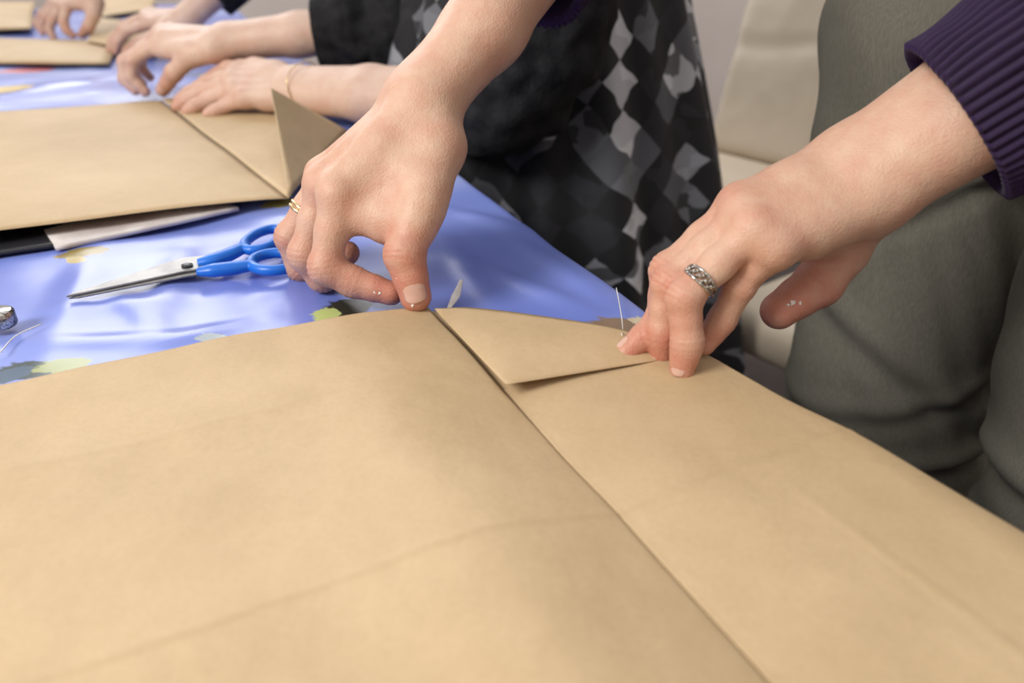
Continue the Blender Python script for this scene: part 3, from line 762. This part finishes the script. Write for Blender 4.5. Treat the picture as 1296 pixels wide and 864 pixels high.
# ================================================================== NEAR KRAFT SHEET
sA, tA = toST(G(545, 394)); sB, tB = toST(G(876, 455))
TF = -.22
def crease(x, w): return max(0, 1 - abs(x) / w)
def ss(x): x = max(0, min(1, x)); return x * x * (3 - 2 * x)
def qcross(s, t): return t - .197 - .0010 * math.sin(s * 40) - .0006 * mn.noise(Vector((s * 60, 0, 0)))
def q2(s, t): return t - .315 - .02 * s - .001 * math.sin(s * 30)
def q3(s, t): return s - (.205 + .06 * (.2 - t)) - .001 * mn.noise(Vector((t * 60, 3, 0)))
def pz(s, t):
    z = .7578 + .0024 * mn.noise(Vector((s * 7, t * 7, 0))) + .0013 * mn.noise(Vector((s * 20, t * 20, 3)))
    if s < sA:
        z += .0070 * (1 - math.exp(-abs(s - sA) / .024)) + .0055 * math.exp(-((s - sA + .055) / .03) ** 2) * ss((.36 - t) / .14)
    else: z += .0045 * (1 - math.exp(-abs(s - sA) / .030))
    q = qcross(s, t); k_ = .7 + .5 * mn.noise(Vector((s * 18, 4, 1)))
    z += .0007 * k_ * crease(q, .0030) + .0014 * math.exp(-(q / .025) ** 2)
    z += .0004 * crease(q2(s, t), .004) * ss((sA - .05 - s) / .1)
    z += .0003 * crease(q3(s, t), .004) * ss((.2 - t) / .05)
    z += .0015 * math.exp(-((s + .1) / .15) ** 2)
    if s > .245: z -= 8 * (s - .245) ** 2
    return z
CREASE_TONES = []
def crease_tone(s, t):  # darker paper colour along the cross crease, faint creases and centre fold
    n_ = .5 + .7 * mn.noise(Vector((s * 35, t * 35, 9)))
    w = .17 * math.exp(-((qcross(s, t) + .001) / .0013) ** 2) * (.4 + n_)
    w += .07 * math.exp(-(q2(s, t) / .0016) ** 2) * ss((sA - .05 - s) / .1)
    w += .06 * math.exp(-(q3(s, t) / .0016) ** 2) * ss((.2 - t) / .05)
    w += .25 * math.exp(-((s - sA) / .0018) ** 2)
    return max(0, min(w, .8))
def left(a, b):
    s = (sA - .75) + .75 * a ** .6; tb = tA - .016 * (1 - a)
    t = tb + (TF - tb) * b
    rz = .0022 * math.exp(-(sA - s) / .02) * max(0, min(1, (t - .26) / .06))
    CREASE_TONES.append(crease_tone(s, t))
    return ST2(s - .0018 * (a ** 8) * max(0, min(1, (t - .26) / .06)), t, pz(s, t) + rz)
et = [(tB, sB), (.218, .2525), (.152, .263), (.122, .266), (-.3, .285)][::-1]
def se(t): return float(np.interp(t, [e[0] for e in et], [e[1] for e in et]))
def right(a, b):
    tb = tA + (tB - tA) * a; t = tb + (TF - tb) * b; s = sA + a * (se(t) - sA)
    CREASE_TONES.append(crease_tone(s, t))
    return ST2(s, t, pz(s, t) + (0 if t < .3 else -.0008 * (1 - a)))
g = Geo(); g.add(*gridmesh(left, 240, 520)); g.add(*gridmesh(right, 100, 520))
def poly(pts, x):
    x = max(0, min(1, x)) * (len(pts) - 1); i = min(int(x), len(pts) - 2); return pts[i].lerp(pts[i + 1], x - i)
top = catmull([G(550, 391, .762), G(600, 390, .766), G(690, 401, .769), (G(790, 418, .769)), G(852, 446, .763)], [0] * 5, 20)[0]
Cc = G(640, 487, .7665); A0 = G(556, 398, .7635); Eb = G(842, 455, .7630)
def flap(a, b):
    tp = poly(top, a)
    if a <= .35: q = A0.lerp(Cc, a / .35)
    else: q = Cc.lerp(Eb, (a - .35) / .65)
    CREASE_TONES.append(0)
    p = tp.lerp(q, b); return p + Vector((0, 0, .002 * math.sin(math.pi * b) * math.sin(math.pi * a)))
g.add(*gridmesh(flap, 20, 16))
o = mkobj("kraft_paper_sheet", g.v, g.f, M_PAPER, label="large brown kraft paper sheet with creases and a folded corner", cat="paper")
at = o.data.attributes.new("crease_tone", 'FLOAT', 'POINT'); at.data.foreach_set("value", np.array(CREASE_TONES, dtype=np.float32))
solid(o, .0004)

# ================================================================== FAR KRAFT SHEET
F0 = G(365, 249, .762); F1 = G(205, 127, .760); FLf = G(-420, 348, .772); FLb = G(-420, 170, .765)
Rb = G(343, 117, .760); Rm = G(440, 165, .760)
def fl(a, b):
    p = FLf.lerp(F0, a).lerp(FLb.lerp(F1, a), b); p.z += .002 * mn.noise(p * 8) + .003 * math.sin(a * 2.6) * (1 - b) - .002 * math.exp(-(1 - a) * 30); return p
def fr_(a, b):
    p = F0.lerp(Rm, a).lerp(F1.lerp(Rb, a), b); p.z += .002 * mn.noise(p * 8) + .002 * math.sin(a * 3.1); return p
g = Geo(); g.add(*gridmesh(fl, 60, 40)); g.add(*gridmesh(fr_, 24, 40))
ap = C(343, 111, .80)
def f2(a, b):
    q = F0.lerp(Rm, a); return q.lerp(ap, b)
g.add(*gridmesh(f2, 14, 14))
o = mkobj("kraft_paper_sheet", g.v, g.f, M_PAPER, label="brown kraft paper sheet with an upright folded corner", cat="paper"); solid(o, .0004)

def slab(name, pts, z, th, mat, label, cat, bend=0.0, n=16):
    P = [G(u, v, z) for u, v in pts]
    def fn(a, b):
        p = P[0].lerp(P[1], a).lerp(P[3].lerp(P[2], a), b); p.z += bend * math.sin(math.pi * a) * math.sin(math.pi * b) + .0006 * mn.noise(p * 20); return p
    V, F = gridmesh(fn, n, n); o = mkobj(name, V, F, mat, label=label, cat=cat); solid(o, th); return o
slab("magazine", [(70, 313), (302, 262), (240, 240), (55, 290)], .7595, .003, M_WHITEP, "white printed magazine lying under kraft paper", "magazine")
slab("shadow_sheet", [(-200, 345), (75, 309), (60, 270), (-200, 290)], .7590, .0025, M_DARK, "dark sheet standing in for the shadow under kraft paper", "shadow_sheet")  # near-black sheet stands in for the shadow below the raised kraft edge
slab("kraft_paper_sheet", [(-120, 77), (138, 79), (150, 52), (-100, 45)], .762, .0035, M_PAPER, "folded brown kraft paper stack on the blue cloth", "paper", .004)
slab("kraft_paper_sheet", [(110, 52), (190, 66), (205, 30), (125, 22)], .768, .0005, M_PAPER, "kraft paper corner held by a person's fingers", "paper", .01)
slab("kraft_paper_sheet", [(-90, 40), (40, 36), (44, 2), (-60, 2)], .766, .0006, M_PAPER, "curled kraft paper sheet", "paper", .02)
slab("kraft_paper_sheet", [(120, 22), (190, 12), (200, -6), (130, -2)], .764, .0006, M_PAPER, "small piece of kraft paper near hands", "paper", .01)

# ================================================================== SCISSORS
sc = bpy.data.objects.new("scissors", None); COL.objects.link(sc); sc["label"] = "closed scissors with steel blades and blue plastic handles"; sc["category"] = "scissors"
def plate(name, pts, z, th, mat, bev=0):
    P = [G(u, v, z) for u, v in pts]; n = len(P)
    for p in P: p.z = z
    V = P + [p + Vector((0, 0, th)) for p in P]
    F = [tuple(range(n))[::-1], tuple(range(n, 2 * n))] + [(i, (i + 1) % n, n + (i + 1) % n, n + i) for i in range(n)]
    o = mkobj(name, V, F, mat, smooth=False, parent=sc)
    b = o.modifiers.new("bevel", 'BEVEL'); b.width = .0005; b.segments = 2
    return o
plate("blade", [(84, 377), (92, 373), (150, 354), (205, 336), (232, 328), (262, 325), (276, 330), (262, 341), (235, 345), (170, 359)], .7592, .0014, M_STEEL)
plate("blade", [(86, 379), (165, 358), (235, 341), (262, 337), (278, 336), (262, 347), (238, 351), (150, 368), (100, 378)], .7574, .0014, M_STEEL)
pc = G(237, 337, .7606); V, F, U = tube([pc, pc + Z_(.0012), pc + Z_(.0018)], [.0036, .0036, .002], seg=24, smoothpath=False); mkobj("screw", V, F, M_DARK, parent=sc, smooth=False, label="dark metal pivot screw")
def handle(cu, cv, mu, mv, h_, r, z, shank):
    """closed finger loop plus a chunky tapered shank, fused by voxel remesh"""
    K = 40; P = []
    for i in range(K):
        th = 2 * math.pi * i / K
        P.append(G(cu + math.cos(th) * mu, cv + math.cos(th) * mv + math.sin(th) * h_, z))
    g = Geo(); g.add(*tube(P, [r] * K, seg=14, smoothpath=False, closed=True))
    g.add(*tube([G(u, v, zz) for u, v, zz, _ in shank], [s_[3] for s_ in shank], 16, 16, flat=.8))
    o = mkobj("handle", g.v, g.f, M_BLUE, parent=sc, label="blue plastic handle")
    rm = o.modifiers.new("fuse", 'REMESH'); rm.mode = 'VOXEL'; rm.voxel_size = .0007; rm.use_smooth_shade = True
    sm = o.modifiers.new("soften", 'SMOOTH'); sm.factor = .5; sm.iterations = 4
handle(334, 303, 25, -8, 11, .0036, .7622, [(250, 333, .7612, .0036), (270, 329, .7618, .0058), (292, 321, .7620, .0056), (312, 311, .7622, .0046)])
handle(348, 331, 30, -2, 11, .0036, .7612, [(250, 344, .7602, .0034), (270, 342, .7610, .0056), (296, 339, .7612, .0056), (320, 335, .7612, .0046)])

V, F, U = tube([G(568, 390, .758), G(577, 374, .760), G(584, 354, .764)], [.0012, .0028, .001], 14, 10, flat=.4)
mkobj("paper_scrap", V, F, M_PAINT, label="small white twisted scrap on the blue cloth", cat="scrap")
V, F, U = tube([G(780, 364, .759), G(785, 390, .759), G(788, 412, .760), G(787, 424, .773)], [.0003] * 4, 20, 6)
mkobj("thread", V, F, M_PAINT, label="short white thread beside the folded corner", cat="thread")
V, F, U = tube([G(0, 446, .7575), G(20, 425, .7575), G(52, 410, .7575)], [.0004] * 3, 20, 6)
mkobj("thread", V, F, M_PAINT, label="curved white thread on the blue cloth", cat="thread")
c0 = G(2, 412, .757); V, F, U = tube([c0, c0 + Z_(.0015), c0 + Z_(.0085), c0 + Z_(.0095)], [.0075, .0082, .0080, .007], seg=48, ribs=24, amp=.08, smoothpath=False)
mkobj("metal_cap", V, F, M_SILVER, label="small metal screw cap on the blue cloth", cat="cap")

# ================================================================== CHAIRS, ROOM
def chair(pos, yaw, label, tilt=0.2):
    e = bpy.data.objects.new("chair", None); COL.objects.link(e); e["label"] = label; e["category"] = "chair"
    M = Matrix.Translation(pos) @ Matrix.Rotation(yaw, 4, 'Z')   # local +Y = towards backrest
    v, f = rbox((.46, .45, .07), .03, 5); mkobj("seat", xf(v, M @ Matrix.Translation((0, 0, .45))), f, M_BEIGE, parent=e)
    B = M @ Matrix.Translation((0, .23, .47)) @ Matrix.Rotation(-tilt, 4, 'X')
    def pad(sgn):
        def fn(a, b):
            x = (a - .5) * .45; z = b * .50
            ed = min(a, 1 - a, b, 1 - b) / .08; th = .03 * math.sqrt(max(0, 1 - max(0, 1 - ed) ** 2))
            th *= 1 - .18 * math.exp(-((z - .27 - .02 * math.sin(x * 9)) / .016) ** 2)
            th += .004 * mn.noise(Vector((x * 10, z * 10, 5))) if ed > .3 else 0
            return B @ Vector((x, sgn * th, z))
        return gridmesh(fn, 36, 40)
    g = Geo(); v, f = pad(-1); g.add(v, f); v, f = pad(1); g.add(v, [q[::-1] for q in f])
    o = mkobj("backrest", g.v, g.f, M_BEIGE, parent=e, uvs=g.uv)
    wd = o.modifiers.new("weld", 'WELD'); wd.merge_threshold = .0006
    for sx in (-1, 1):
        P = [(sx * .20, .33, .66), (sx * .21, .27, .50), (sx * .22, .19, .40), (sx * .23, -.20, .41), (sx * .23, -.235, .37), (sx * .23, -.23, .04), (sx * .23, -.19, .012), (sx * .23, .24, .012)]
        V, F, U = tube([M @ Vector(p) for p in P], [.011] * 8, 70, 12)
        mkobj("leg", V, F, M_CHROME, parent=e, label="bent chrome tube leg")
    return e
chair(Vector((.44, 1.62, 0)), -0.9, "beige leatherette chair with chrome tube frame near the wall", .25)
chair(Vector((.60, 1.00, 0)), -0.9, "beige leatherette chair behind the person in the purple sweater", .2)

def plane(name, P):
    o = mkobj(name, P, [(0, 1, 2, 3)], M_WALL if name != "floor" else M_FLOOR, smooth=False, kind="structure"); return o
plane("floor", [(-3.5, -2.5, 0), (3, -2.5, 0), (3, 3.6, 0), (-3.5, 3.6, 0)])
plane("wall_back", [(-3.5, 3.6, 0), (3, 3.6, 0), (3, 3.6, 2.8), (-3.5, 3.6, 2.8)])
plane("wall_right", [(3, 3.6, 0), (3, -2.5, 0), (3, -2.5, 2.8), (3, 3.6, 2.8)])
plane("wall_left", [(-3.5, -2.5, 0), (-3.5, 3.6, 0), (-3.5, 3.6, 2.8), (-3.5, -2.5, 2.8)])
plane("wall_front", [(3, -2.5, 0), (-3.5, -2.5, 0), (-3.5, -2.5, 2.8), (3, -2.5, 2.8)])
v, f = rbox((6.5, .02, .08), .003, 2); o = mkobj("baseboard_back", xf(v, Matrix.Translation((-.25, 3.588, .04))), f, M_WHITEP, smooth=False, kind="structure")

# ================================================================== LIGHT
w = bpy.data.worlds.new("world"); SC.world = w; w.use_nodes = True
w.node_tree.nodes["Background"].inputs[0].default_value = (1.0, 0.98, 0.96, 1); w.node_tree.nodes["Background"].inputs[1].default_value = 0.88
def area(name, loc, tgt, size, e, col):
    ld = bpy.data.lights.new(name, 'AREA'); ld.energy = e; ld.size = size; ld.color = col
    o = bpy.data.objects.new(name, ld); COL.objects.link(o); o.location = loc
    o.rotation_euler = (Vector(tgt) - Vector(loc)).to_track_quat('-Z', 'Y').to_euler(); return o
area("key_lamp", (-1.3, -0.5, 1.95), (0, .45, .75), .7, 34, (1, .97, .92))
area("window_lamp", (-1.2, 3.3, 2.3), (-.1, .6, .75), 1.8, 46, (.97, .98, 1))
